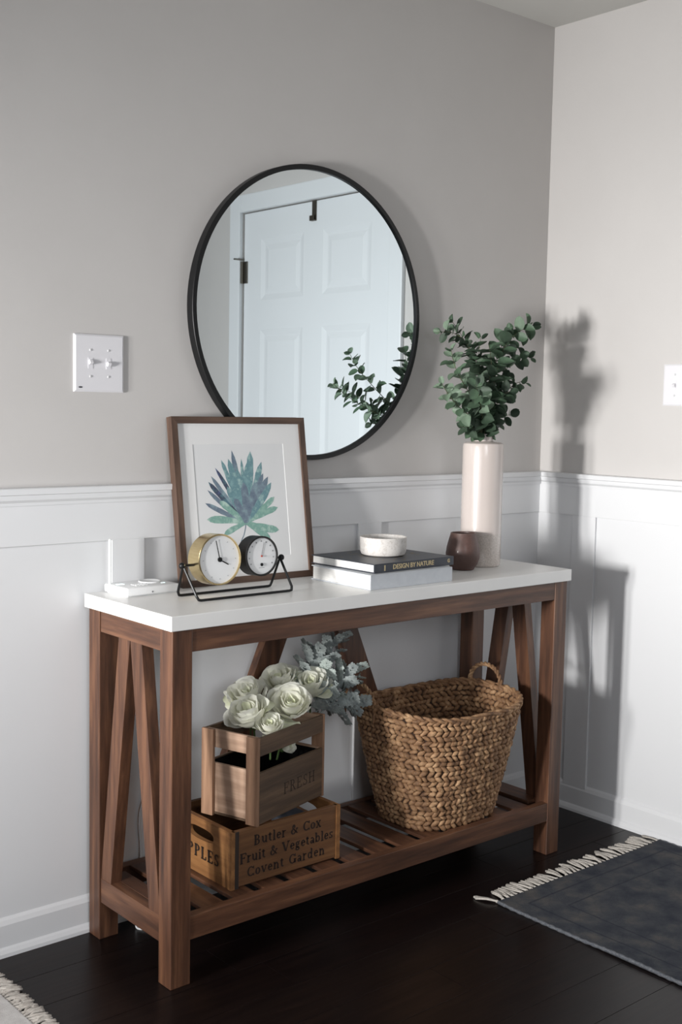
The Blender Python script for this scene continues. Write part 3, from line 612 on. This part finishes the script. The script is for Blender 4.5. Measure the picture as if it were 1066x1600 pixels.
    G['E'] = (.6, [l(.14, 0, .14, .7, T), l(.02, 0, .52, 0, tt_), l(.02, .7, .52, .7, tt_), l(.52, .7, .52, .56, tt_), l(.53, 0, .53, .17, tt_), l(.14, .36, .38, .36, tt_), l(.38, .29, .38, .43, tt_)])
    G['S'] = (.54, [a(.26, .52, .17, .18, 40, 270), a(.26, .17, .19, .17, -140, 90), l(.43, .52, .43, .7, tt_), l(.07, 0, .07, .19, tt_)])
    G['R'] = (.66, [l(.14, 0, .14, .7, T), s(.14, 0), l(.02, .7, .3, .7, tt_), l(.14, .36, .3, .36, tt_), a(.3, .53, .18, .17, -90, 90), l(.32, .36, .56, 0, T), s(.58, 0, .07)])
    G['H'] = (.74, [l(.14, 0, .14, .7, T), l(.58, 0, .58, .7, T), l(.14, .36, .58, .36, tt_), s(.14, 0), s(.14, .7), s(.58, 0), s(.58, .7)])
    return G
GL = glyphs()
def letter(bm, text, size, cx, cz, mtx, bold=1.0, thin=1.0, track=0, align='c'):
    """text in the XZ plane of mtx, cap height = size"""
    k = size/.7; adv = sum((GL[c][0] if c != ' ' else .32)+track for c in text); x = cx-(adv*k/2 if align == 'c' else 0)
    def quad(p): bm.faces.new([bm.verts.new(mtx @ Vector((q[0], 0, q[1]))) for q in p])
    for c in text:
        if c == ' ': x += (.32+track)*k; continue
        ad, st = GL[c]
        for s in st:
            if s[0] == 'l':
                _, x0, y0, x1, y1, w_ = s; w_ = w_*bold if w_ > tt_ else w_*thin; dx, dy = x1-x0, y1-y0; L = math.hypot(dx, dy)
                if abs(dy) > abs(dx)*.5 and True: nx, ny = w_/2, 0
                else: nx, ny = -dy/L*w_/2, dx/L*w_/2
                quad([(x+(x0+nx)*k, cz+(y0+ny)*k), (x+(x0-nx)*k, cz+(y0-ny)*k), (x+(x1-nx)*k, cz+(y1-ny)*k), (x+(x1+nx)*k, cz+(y1+ny)*k)])
            else:
                _, ax, ay, rx, ry, a0, a1, kk = s; n = max(6, int(abs(a1-a0)/18)); pr = None
                for i in range(n+1):
                    a = R(a0+(a1-a0)*i/n); ca, sa = math.cos(a), math.sin(a); w_ = (tt_*thin+(TT*.95*bold-tt_*thin)*abs(ca)**1.3)*kk/2
                    # offset along the ellipse normal
                    o1 = (x+(ax+(rx+w_*.3)*ca)*k, cz+(ay+(ry+w_*.3)*sa)*k); o2 = (x+(ax+(rx-w_*1.5)*ca)*k, cz+(ay+(ry-max(w_*1.5, tt_*.8))*sa)*k)
                    if pr: quad([pr[0], pr[1], o2, o1])
                    pr = (o1, o2)
        x += (ad+track)*k
INKB = mat('dark_brown_stamp_ink', (38, 24, 17), rough=.8)
# ================================================================ LOWER WOODEN BOX
def add_low_box():
    t = thing('wooden_box', 'wooden box stamped Butler & Cox and APPLES, on the table shelf under the crate', 'box', (.204, .064, .1503))
    W, D, H, th = .322, .250, .134, .012
    PX = wood('honey_pine_shaded_x', (84, 56, 34), (126, 88, 54), (104, 70, 43), 0, rough=.55); PY = wood('honey_pine_y', (112, 74, 42), (158, 112, 68), (134, 92, 54), 1, rough=.55)  # side boards carry the front's shade in their colour, ends stay lighter
    DK = wood('box_gap_shade', (34, 28, 26), (60, 46, 38), (46, 36, 31), 2, rough=.6)
    fr = obj('side_board', B((.006, .002, .004), (W-.006, th+.002, H), .001), PX, t); obj('side_board', B((.006, D-th-.002, .004), (W-.006, D-.002, H), .001), PX, t)
    obj('bottom_board', B((.006, .006, .002), (W-.006, D-.006, .010)), PX, t)
    Me = Matrix(((0, -1, 0, th), (1, 0, 0, 0), (0, 0, 1, 0), (0, 0, 0, 1)))   # local x->y, y->-x
    ends = []
    for x0 in (0, W-th):
        bm = bmesh.new(); plate_hole(bm, D, H, th, D/2, H-.036, .052, .0145, 2.8, 56, Matrix.Translation((x0, 0, 0)) @ Me); ends.append(obj('end_board', bm, PY, t))
    obj('shadow_gap_strip', B((th-.003, -.0004, .0), (th+.008, .0025, H), .0008), DK, t)  # dark strip put in as the shadow gap beside the end board
    for x0 in (.0,):
        for y0 in (.0, D-.012):
            obj('end_trim', B((x0-.002, y0, 0), (x0, y0+.012, H), .0006), PY, t)
    # stamped lettering
    bm = bmesh.new(); M = Matrix.Translation((0, .0016, 0))
    letter(bm, 'Butler & Cox', .0225, W/2+.003, .092, M, track=.045, bold=1.4, thin=1.7); letter(bm, 'Fruit & Vegetables', .0225, W/2+.002, .056, M, track=.025, bold=1.4, thin=1.7); letter(bm, 'Covent Garden', .0225, W/2, .021, M, track=.06, bold=1.4, thin=1.7)
    obj('lettering', bm, INKB, fr)
    bm = bmesh.new(); M = Matrix(((0, 1, 0, -.0022), (-1, 0, 0, D), (0, 0, 1, 0), (0, 0, 0, 1)))   # text reads towards -y
    letter(bm, 'APPLES', .027, D/2, .041, M, track=.12, bold=1.15, thin=1.4); obj('lettering', bm, INKB, ends[0])
    # folded cloth in the box
    cl = tag(obj('folded_cloth', B((0, 0, 0), (.075, .085, .088), .012), mat('blue_grey_cloth', (120, 124, 134), (104, 108, 118), scale=60, rough=.9), None, (.425, .130, .1605)), 'blue grey cloth inside the right end of the stamped wooden box', 'cloth')
add_low_box()
# ================================================================ UPPER CRATE
def add_crate():
    t = thing('wooden_crate', 'slatted wooden crate marked FRESH full of roses, on the stamped box', 'crate', (.271, .060, .2848), R(16.5))
    W, D, H = .275, .166, .207
    CX = wood('crate_wood_shaded_x', (62, 47, 35), (112, 88, 66), (86, 66, 49), 0, rough=.6); CY = wood('crate_wood_y', (142, 112, 92), (186, 156, 134), (164, 134, 112), 1, rough=.6); CZ = wood('crate_wood_z', (112, 80, 60), (170, 132, 104), (140, 106, 82), 2, rough=.6)  # side boards darkened in colour for the shaded front, end boards kept pale
    pt, ptw = .009, .034
    for x0 in (0, W-pt):
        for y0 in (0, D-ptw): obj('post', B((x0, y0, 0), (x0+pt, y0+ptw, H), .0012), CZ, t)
    x1, x2 = pt, W-pt-.008
    for x0 in (x1, x2):
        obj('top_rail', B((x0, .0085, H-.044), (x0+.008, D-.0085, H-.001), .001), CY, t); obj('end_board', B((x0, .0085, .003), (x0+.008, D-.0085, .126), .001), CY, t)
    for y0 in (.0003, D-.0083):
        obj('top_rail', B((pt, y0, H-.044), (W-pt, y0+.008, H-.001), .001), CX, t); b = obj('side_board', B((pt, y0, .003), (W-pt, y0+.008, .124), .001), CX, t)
        if y0 < .01: fr = b
    obj('bottom_board', B((pt, .008, .003), (W-pt, D-.008, .009)), CX, t)
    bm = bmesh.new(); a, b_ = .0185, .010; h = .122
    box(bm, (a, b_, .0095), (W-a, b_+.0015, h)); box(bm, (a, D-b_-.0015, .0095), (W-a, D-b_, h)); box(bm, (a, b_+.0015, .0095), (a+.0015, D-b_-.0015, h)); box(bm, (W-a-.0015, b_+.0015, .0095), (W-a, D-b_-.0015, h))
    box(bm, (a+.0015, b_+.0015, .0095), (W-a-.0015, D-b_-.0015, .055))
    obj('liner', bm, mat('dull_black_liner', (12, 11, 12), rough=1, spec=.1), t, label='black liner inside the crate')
    bm = bmesh.new(); letter(bm, 'FRESH', .026, W*.62, .050, Matrix.Translation((0, -.0001, 0)), track=.1, bold=.75, thin=.9)
    obj('lettering', bm, mat('faint_stamp_ink', (40, 27, 20), rough=.8), fr)
add_crate()
# ================================================================ ROSES
ROSEM = [mat('ivory_petal', (249, 249, 238), (250, 250, 243), scale=30, rough=.6, trans=.5), mat('greenish_petal', (226, 230, 198), (242, 243, 228), scale=30, rough=.6, trans=.3)]
GREENM = mat('rose_leaf_green', (58, 82, 40), (86, 106, 58), scale=40, rough=.6)
def petal_mesh(Rr, Hh, span, curl, m, seed):
    rg = random.Random(seed); bm = bmesh.new(); G = []; nu, nv = 9, 8; ph = rg.uniform(0, 6)
    for j in range(nv):
        v = j/(nv-1); row = []
        for i in range(nu):
            u = i/(nu-1)*2-1; topdrop = .16*abs(u)**3.0
            vv = v*(1-topdrop*v); r = Rr*(math.sin(min(1, vv*1.12)*PI/2)**.62)*(.96+.05*u)
            r += curl*Rr*max(0, vv-.6)**2*4.2; z = Hh*vv-curl*Rr*max(0, vv-.72)**2*7.0
            r += .0022*math.sin(u*5+ph)*v*v
            wd = span*(math.sin(min(1, .12+v*1.1)*PI/2)**.8)*(1-.12*v*v)
            a = u*wd; row.append(bm.verts.new((r*math.cos(a), r*math.sin(a), z)))
        G.append(row)
    for j in range(nv-1):
        for i in range(nu-1): bm.faces.new((G[j][i], G[j][i+1], G[j+1][i+1], G[j+1][i]))
    for f in bm.faces: f.smooth = True
    me = bpy.data.meshes.new('petal'); bm.to_mesh(me); bm.free(); me.materials.append(m); return me
LAY = [(.008, .050, 1.7, 0.0, 2), (.014, .053, 1.4, .03, 3), (.0205, .055, 1.25, .07, 3), (.027, .055, 1.1, .13, 4), (.033, .053, 1.0, .2, 4), (.038, .049, .92, .32, 5)]
PM = [[petal_mesh(r, h, s, c, ROSEM[1] if k in (0,) else ROSEM[0], 10*k+q) for q in range(2)] for k, (r, h, s, c, n) in enumerate(LAY)]
OUTG = petal_mesh(.040, .038, .7, .6, ROSEM[1], 99)
def add_rose(label, ctr, axis, scale, layers=6, seed=0, depth=.09):
    rg = random.Random(seed); ax = Vector(axis).normalized(); q = Vector((0, 0, 1)).rotation_difference(ax)
    base = Vector(ctr)-ax*.025*scale
    t = thing('rose', label, 'rose', base, 0, 'white roses in the crate'); t.rotation_mode = 'QUATERNION'; t.rotation_quaternion = q
    for k in range(layers):
        r, h, s, c, n = LAY[k]; off = k*1.1+rg.uniform(0, 1)
        for i in range(n):
            o = obj('petal', PM[k][i % 2], None, t); a = off+2*PI*i/n+rg.uniform(-.12, .12)
            o.matrix_local = Matrix.Rotation(a, 4, 'Z') @ Matrix.Rotation(rg.uniform(-.06, .1)*(1+k*.3), 4, 'Y') @ Matrix.Diagonal((scale, scale, scale*rg.uniform(.93, 1.05), 1))
    if layers > 4:
        for i in range(2):
            o = obj('petal', OUTG, None, t); o.matrix_local = Matrix.Rotation(rg.uniform(0, 6.28), 4, 'Z') @ Matrix.Scale(scale, 4)
    # stem dips down into the crate in world space
    iq = q.inverted(); dn = iq @ Vector((0, 0, -1)); bm = bmesh.new()
    P_ = [Vector((0, 0, .002)), Vector((0, 0, -.012)), Vector((0, 0, -.02))+dn*.02, Vector((0, 0, -.022))+dn*depth]
    tube(bm, smooth_path(P_, 5), .0025, 6); lathe(bm, [(0, -.014), (.005, -.010), (.009, -.003), (.004, .004), (0, .004)], 12); obj('stem', bm, GREENM, t, shade=True)
    return t
add_rose('open white rose at the back left of the crate', (.366, .235, .543), (-.45, -.25, .9), 1.08, 6, 1)
add_rose('white rose highest in the crate, in front of the walnut brace', (.487, .262, .556), (-.45, -.2, .9), 1.1, 6, 2)
add_rose('white rose at the back right beside the silvery foliage', (.548, .215, .545), (-.35, -.4, .9), 1.16, 6, 3)
add_rose('largest white rose, facing forward over the front rail', (.440, .158, .522), (-.42, -.55, .8), 1.25, 6, 4, .06)
add_rose('tall white rose leaning left over the crate end', (.330, .178, .512), (-.5, -.15, .9), 1.22, 6, 5, .06)
add_rose('small greenish white rosebud at the front corner of the crate', (.364, .140, .487), (-.4, -.4, .9), .85, 5, 6, .05)
add_rose('white rose low inside the crate, seen between the slats', (.425, .150, .425), (.1, -.6, .3), .60, 4, 7, .02)
# stray petal of the back left rose
bm = bmesh.new()
me = petal_mesh(.03, .036, .75, .3, ROSEM[0], 5); o = obj('loose_petal', me, None, None, (.326, .236, .518)); o.rotation_euler = (R(-10), R(-70), R(-10))
tag(o, 'single white petal sticking out at the far left of the roses', 'petal')
# ================================================================ DUSTY MILLER
SILV = mat('silver_foliage', (138, 146, 146), (178, 186, 184), (158, 166, 164), scale=50, rough=.85, trans=.15)
SILVB = mat('bright_silver_foliage', (188, 200, 194), (206, 216, 210), scale=50, rough=.85, trans=.2)
def dusty_leaf(seed, m):
    rg = random.Random(seed); bm = bmesh.new()
    def lobe(p, d, L, wv, n=4):
        d = Vector(d).normalized(); s = Vector((-d.y, d.x, 0)); pr = None
        for i in range(n+1):
            t = i/n; ww = wv*(.35+1.0*math.sin(t*PI*.8+.2))*(1 if i < n else .45); c = Vector(p)+d*L*t+Vector((0, 0, .10*t*t*L*rg.uniform(-1, 3)))
            cur = (bm.verts.new(c+s*ww), bm.verts.new(c+Vector((0, 0, -.0015))), bm.verts.new(c-s*ww))
            if pr: bm.faces.new((pr[0], pr[1], cur[1], cur[0])); bm.faces.new((pr[1], pr[2], cur[2], cur[1]))
            pr = cur
    lobe((0, 0, 0), (0, 1, 0), .060, .0035, 6)
    for k in range(5):
        y = .012+.0105*k
        for s in (-1, 1):
            L = .020*(1-.10*abs(k-2)); lobe((0, y, 0), (s*1, .75, 0), L, .0036)
            for q in (.55, .8): lobe((s*L*q*.8, y+L*q*.6, 0), (s*.3, 1, 0), L*.38, .0024, 3); lobe((s*L*q*.8, y+L*q*.6, 0), (s*1, 0, 0), L*.34, .0024, 3)
    lobe((0, .058, 0), (.6, 1, 0), .012, .003, 3); lobe((0, .058, 0), (-.6, 1, 0), .012, .003, 3)
    for v in bm.verts: v.co.z += -3.5*v.co.y**2+6*v.co.x**2
    for f in bm.faces: f.smooth = True
    me = bpy.data.meshes.new('leaf'); bm.to_mesh(me); bm.free(); me.materials.append(m); return me
DL = [dusty_leaf(k, SILV) for k in range(3)]; DLB = dusty_leaf(9, SILVB)
def add_dusty(label, pts, n, size, seed, bright=0):
    rg = random.Random(seed); base = Vector(pts[0]); path = smooth_path(pts, 8); t = thing('silver_foliage_sprig', label, 'foliage', base, 0, 'silvery foliage sprigs in the crate')
    bm = bmesh.new(); tube(bm, [p-base for p in path], .0022, 6); obj('stem', bm, SILV, t, shade=True)
    for k in range(n):
        s = .35+.65*k/(n-1); i = min(len(path)-2, int(s*(len(path)-1))); p = path[i]; tg = (path[i+1]-path[i]).normalized(); n1 = tg.orthogonal().normalized(); n2 = tg.cross(n1)
        a = k*2.4+rg.uniform(-.3, .3); out = n1*math.cos(a)+n2*math.sin(a); ydir = (out+tg*(.5+1.4*s*s)).normalized(); zdir = (tg-ydir*tg.dot(ydir)); zdir = (zdir.normalized()+Vector((rg.uniform(-.6, .6), rg.uniform(-.6, .6), 0))); zdir = (zdir-ydir*zdir.dot(ydir)).normalized(); xd = ydir.cross(zdir)
        M = Matrix((xd, ydir, zdir)).transposed().to_4x4() @ Matrix.Scale(size*rg.uniform(.75, 1.1)*(1.1-.3*s), 4); M.translation = p-base
        if (p+ydir*.06*size).y > .345: continue
        o = obj('leaf', DLB if rg.random() < bright else DL[rg.randint(0, 2)], None, t); o.matrix_local = M
add_dusty('tallest silvery sprig, its tip touching under the table apron', [(.500, .215, .425), (.56, .225, .53), (.615, .235, .60), (.652, .24, .645)], 16, .95, 1, .15)
add_dusty('silvery sprig rising left of the tallest one', [(.495, .20, .425), (.54, .235, .52), (.57, .25, .575), (.585, .25, .605)], 15, 1.1, 2, .1)
add_dusty('palest silvery sprig next to the left basket handle', [(.505, .195, .425), (.58, .205, .50), (.64, .21, .535), (.675, .215, .560)], 16, 1.1, 3, .75)
add_dusty('silvery sprig drooping over the right end of the crate', [(.500, .18, .425), (.56, .18, .485), (.61, .18, .50), (.650, .18, .495)], 16, 1.1, 4, .0)
add_dusty('small silvery sprig tucked low behind the white roses', [(.49, .20, .425), (.53, .20, .49), (.565, .195, .505), (.59, .19, .525)], 12, 1.0, 5, .0)
# ================================================================ BASKET
def add_basket():
    t = thing('basket', 'woven water hyacinth basket with two arched handles on the table shelf', 'basket', (.950, .155, .1503))
    WV = mat('water_hyacinth', (92, 64, 44), (206, 168, 128), (146, 110, 78), scale=34, stretch=(1, 1, 1), rough=.7, bump=.5, bscale=300, lo=.28, hi=.72, rnd=False)
    DKW = mat('basket_core', (58, 40, 28), rough=.9)
    rg = random.Random(4)
    bx, by = .150, .114; tx, ty = .224, .172; e = 3.0
    def rim(a): return .304+.018*abs(math.cos(a))**2.2
    def pos(a, v):
        ca, sa = math.cos(a), math.sin(a); z = rim(a)*v; s = v**.85
        rx, ry = bx+(tx-bx)*s, by+(ty-by)*s
        return Vector((rx*math.copysign(abs(ca)**(2/e), ca), ry*math.copysign(abs(sa)**(2/e), sa), z))
    # core shell
    bm = bmesh.new(); n = 96; prev = None
    for j in range(13):
        row = [bm.verts.new(pos(2*PI*i/n, j/12)) for i in range(n)]
        if prev:
            for i in range(n): bm.faces.new((prev[i], prev[(i+1) % n], row[(i+1) % n], row[i]))
        else: bm.faces.new(row[::-1])
        prev = row
    obj('core', bm, DKW, t)
    # uniform arc parametrisation of each ring
    NR = 22
    ico = bmesh.new(); bmesh.ops.create_uvsphere(ico, u_segments=8, v_segments=6, radius=1); SV = [v.co.copy() for v in ico.verts]; SF = [[v.index for v in f.verts] for f in ico.faces]; ico.free()
    for j in range(NR):
        v = (j+.5)/NR; dense = [pos(2*PI*i/400, v) for i in range(401)]; d = [0]
        for p, q in zip(dense, dense[1:]): d.append(d[-1]+(q-p).length)
        tot = d[-1]; cnt = int(tot/.0185); verts = []; faces = []; k = 0
        for c in range(cnt):
            s = (c+(.5 if j % 2 else 0)+rg.uniform(-.12, .12)) % cnt*tot/cnt
            while k < 399 and d[k+1] < s: k += 1
            if d[k] > s: k = 0
            while k < 399 and d[k+1] < s: k += 1
            p = dense[k].lerp(dense[k+1], (s-d[k])/max(1e-6, d[k+1]-d[k])); tg = (dense[k+1]-dense[k]).normalized()
            up = Vector((0, 0, 1)); nn = tg.cross(up).normalized(); up = nn.cross(tg); 
            ang = (1 if j % 2 else -1)*R(30)+rg.uniform(-.35, .35); A = tg*math.cos(ang)+up*math.sin(ang); Bv = nn.cross(A)
            la, lb, lc = .0136*rg.uniform(.85, 1.15), .0068*rg.uniform(.85, 1.2), .0066*rg.uniform(.75, 1.35); b0 = len(verts)
            for q in SV: verts.append(p+A*q.x*la+Bv*q.y*lb+nn*(q.z*lc)); 
            faces += [[b0+i for i in f] for f in SF]
        me = bpy.data.meshes.new('woven_row'); me.from_pydata(verts, [], faces); me.materials.append(WV)
        for f in me.polygons: f.use_smooth = True
        obj('woven_row', me, None, t)
    def rope(name, path, r, closed, seed):
        """two-ply twisted rope"""
        bm = bmesh.new(); P_ = [Vector(p) for p in path]; m = len(P_)
        for s in range(2):
            out = []
            for i, p in enumerate(P_):
                a = P_[(i-1) % m] if closed or i else p; b = P_[(i+1) % m] if closed or i < m-1 else p; tg = (b-a).normalized(); n1 = tg.cross(Vector((0, 1, .3) if abs(tg.y) < .9 else (1, 0, .3))).normalized(); n2 = tg.cross(n1)
                ph = i*.42+s*PI; out.append(p+(n1*math.cos(ph)+n2*math.sin(ph))*r*.5)
            tube(bm, out, r*.62, 7, closed, .12)
        return obj(name, bm, WV, t, shade=True)
    rope('rim', [pos(2*PI*i/300, 1.0)+Vector((0, 0, .001)) for i in range(300)], .0072, True, 1)
    for sx in (-1, 1):
        X = sx*(tx-.002); z0 = .318; pts = []
        for i in range(33):
            a = PI*i/32; pts.append((X+sx*.004*math.sin(a), (.075 if sx < 0 else .035)-.060*math.cos(a), z0-.012+.068*math.sin(a)**.75))
        pts = [(X, pts[0][1], z0-.04)]+pts+[(X, pts[-1][1], z0-.04)]
        rope('handle', smooth_path(pts, 3), .0062, False, 2)
add_basket()
# ================================================================ RUGS
def add_navy_rug():
    t = thing('navy_rug', 'faded navy blue rug with cream fringe on the dark floor by the door', 'rug', (.893, -.130, 0))
    W, L = .70, 1.45
    m = mat('faded_navy_pile', (48, 52, 61), (90, 87, 84), (67, 69, 74), scale=14, rough=.95, bump=.8, bscale=420, rnd=False, lo=.3, hi=.72, detail=14, spec=.15)
    nt = m.node_tree; N = nt.nodes; Lk = nt.links; b = N['Principled BSDF']; src_ = b.inputs['Base Color'].links[0].from_socket
    tc = N.new('ShaderNodeTexCoord'); sx = N.new('ShaderNodeSeparateXYZ'); Lk.new(tc.outputs['Object'], sx.inputs[0])
    def M_(op, a, bb=None):
        n = N.new('ShaderNodeMath'); n.operation = op
        for k, v in enumerate((a, bb)):
            if v is None: continue
            if isinstance(v, (int, float)): n.inputs[k].default_value = v
            else: Lk.new(v, n.inputs[k])
        return n.outputs[0]
    dx = M_('MINIMUM', sx.outputs[0], M_('SUBTRACT', W, sx.outputs[0])); dy = M_('MINIMUM', M_('MULTIPLY', sx.outputs[1], -1), M_('ADD', sx.outputs[1], L)); dd = M_('MINIMUM', dx, dy)
    l1 = M_('LESS_THAN', M_('ABSOLUTE', M_('SUBTRACT', dd, .055)), .003); l2 = M_('LESS_THAN', M_('ABSOLUTE', M_('SUBTRACT', dd, .125)), .0025)
    vo = N.new('ShaderNodeTexVoronoi'); vo.inputs['Scale'].default_value = 24; Lk.new(tc.outputs['Object'], vo.inputs['Vector']); vo.feature = 'DISTANCE_TO_EDGE'
    l3 = M_('MULTIPLY', M_('LESS_THAN', vo.outputs[0], .04), .14)
    fac = M_('MINIMUM', 1, M_('ADD', M_('MULTIPLY', M_('ADD', l1, l2), .6), l3))
    mx = N.new('ShaderNodeMix'); mx.data_type = 'RGBA'; Lk.new(fac, mx.inputs[0]); Lk.new(src_, mx.inputs[6]); mx.inputs[7].default_value = lin((42, 47, 57)); Lk.new(mx.outputs[2], b.inputs['Base Color'])
    bm = bmesh.new(); nx, ny = 30, 60
    def hz(x, y): return .0075+.0012*math.sin(x*9+y*7)+.003*math.exp(-((x-.0)/.05)**2)*max(0, math.sin(y*14+.6))
    G = [[bm.verts.new((W*i/nx, -L*j/ny, hz(W*i/nx, -L*j/ny))) for i in range(nx+1)] for j in range(ny+1)]
    for j in range(ny):
        for i in range(nx): bm.faces.new((G[j][i], G[j][i+1], G[j+1][i+1], G[j+1][i]))
    ed = [e for e in bm.edges if e.is_boundary]; r = bmesh.ops.extrude_edge_only(bm, edges=ed)
    for v in r['geom']:
        if isinstance(v, bmesh.types.BMVert): v.co.z = .0008
    obj('pile', bm, m, t)
    SM = mat('grey_edge_stitching', (108, 110, 114), (74, 78, 86), scale=220, rough=.9)
    for x in (0, W):
        bm = bmesh.new(); tube(bm, [(x, -L*j/200, hz(x, -L*j/200)-.0028) for j in range(201)], lambda s: .0042+.0008*math.sin(s*900), 6); obj('stitched_edge', bm, SM, t)
    FR = mat('cream_cotton_fringe', (206, 200, 192), (176, 170, 162), scale=200, rough=.95)
    fringe(t, [(.004+W*k/38*.985, 0) for k in range(39)], (0, 1), .062, FR, 11, 5, .0030)
def tassel_mesh(L, m, seed, strands, rad):
    rg = random.Random(seed); bm = bmesh.new()
    bmesh.ops.create_icosphere(bm, subdivisions=1, radius=rad*1.5, matrix=Matrix.Translation((0, .006, .005)))
    for s in range(strands):
        ax = rg.uniform(-.007, .007)*1.0; cx = rg.uniform(-.006, .006); P_ = [(0, -.002, .006), (ax*.3, .010, .006), (ax+cx*.5, L*.5, .0045+rg.uniform(0, .003)), (ax*1.3+cx, L*rg.uniform(.85, 1.08), .003)]
        tube(bm, smooth_path(P_, 3), lambda q: rad*(.75+.2*q), 5)
    for f in bm.faces: f.smooth = True
    me = bpy.data.meshes.new('tassel'); bm.to_mesh(me); bm.free(); me.materials.append(m); return me
def fringe(parent, spots, direction, L, m, seed, strands, rad, spread=.38):
    rg = random.Random(seed); TM = [tassel_mesh(L, m, seed+k, strands, rad) for k in range(5)]; a0 = math.atan2(-direction[0], direction[1])
    for x, y in spots:
        o = obj('tassel', TM[rg.randint(0, 4)], None, parent, (x, y, 0)); o.rotation_euler = (0, 0, a0+rg.uniform(-spread, spread)); o.scale = (rg.uniform(.8, 1.2), rg.uniform(.85, 1.1), rg.uniform(.9, 1.3))
add_navy_rug()
def add_white_rug():
    t = thing('white_rug', 'off-white rug with shaggy fringe at the lower left on the dark floor', 'rug', (-.285, .300, 0))
    m = mat('off_white_pile', (196, 192, 190), (214, 211, 208), scale=50, rough=.95, bump=.9, bscale=500, rnd=False)
    bm = bmesh.new(); box(bm, (-.95, -.75, .0008), (0, 0, .010), .003); obj('pile', bm, m, t)
    FR = mat('ivory_cotton_fringe', (216, 210, 202), (188, 180, 172), scale=200, rough=.95)
    fringe(t, [(0, -.004-.0088*k) for k in range(84)], (1, 0), .044, FR, 31, 6, .0024, .5)
add_white_rug()
# ================================================================ WHITE CORD
bm = bmesh.new()
pts = [(.185, .366, .772), (.182, .368, .66), (.152, .368, .52), (.160, .369, .44), (.180, .367, .36), (.148, .3685, .26), (.150, .368, .17), (.140, .350, .085), (.116, .325, .028), (.106, .312, .0035), (.120, .292, .0030), (.150, .288, .003), (.20, .32, .003), (.24, .345, .003), (.30, .350, .003)]
tube(bm, smooth_path(pts, 8), .0026, 8)
tag(obj('power_cord', bm, mat('white_cord', (222, 224, 226), rough=.4), shade=True), 'white power cord hanging behind the left end of the table', 'cord')
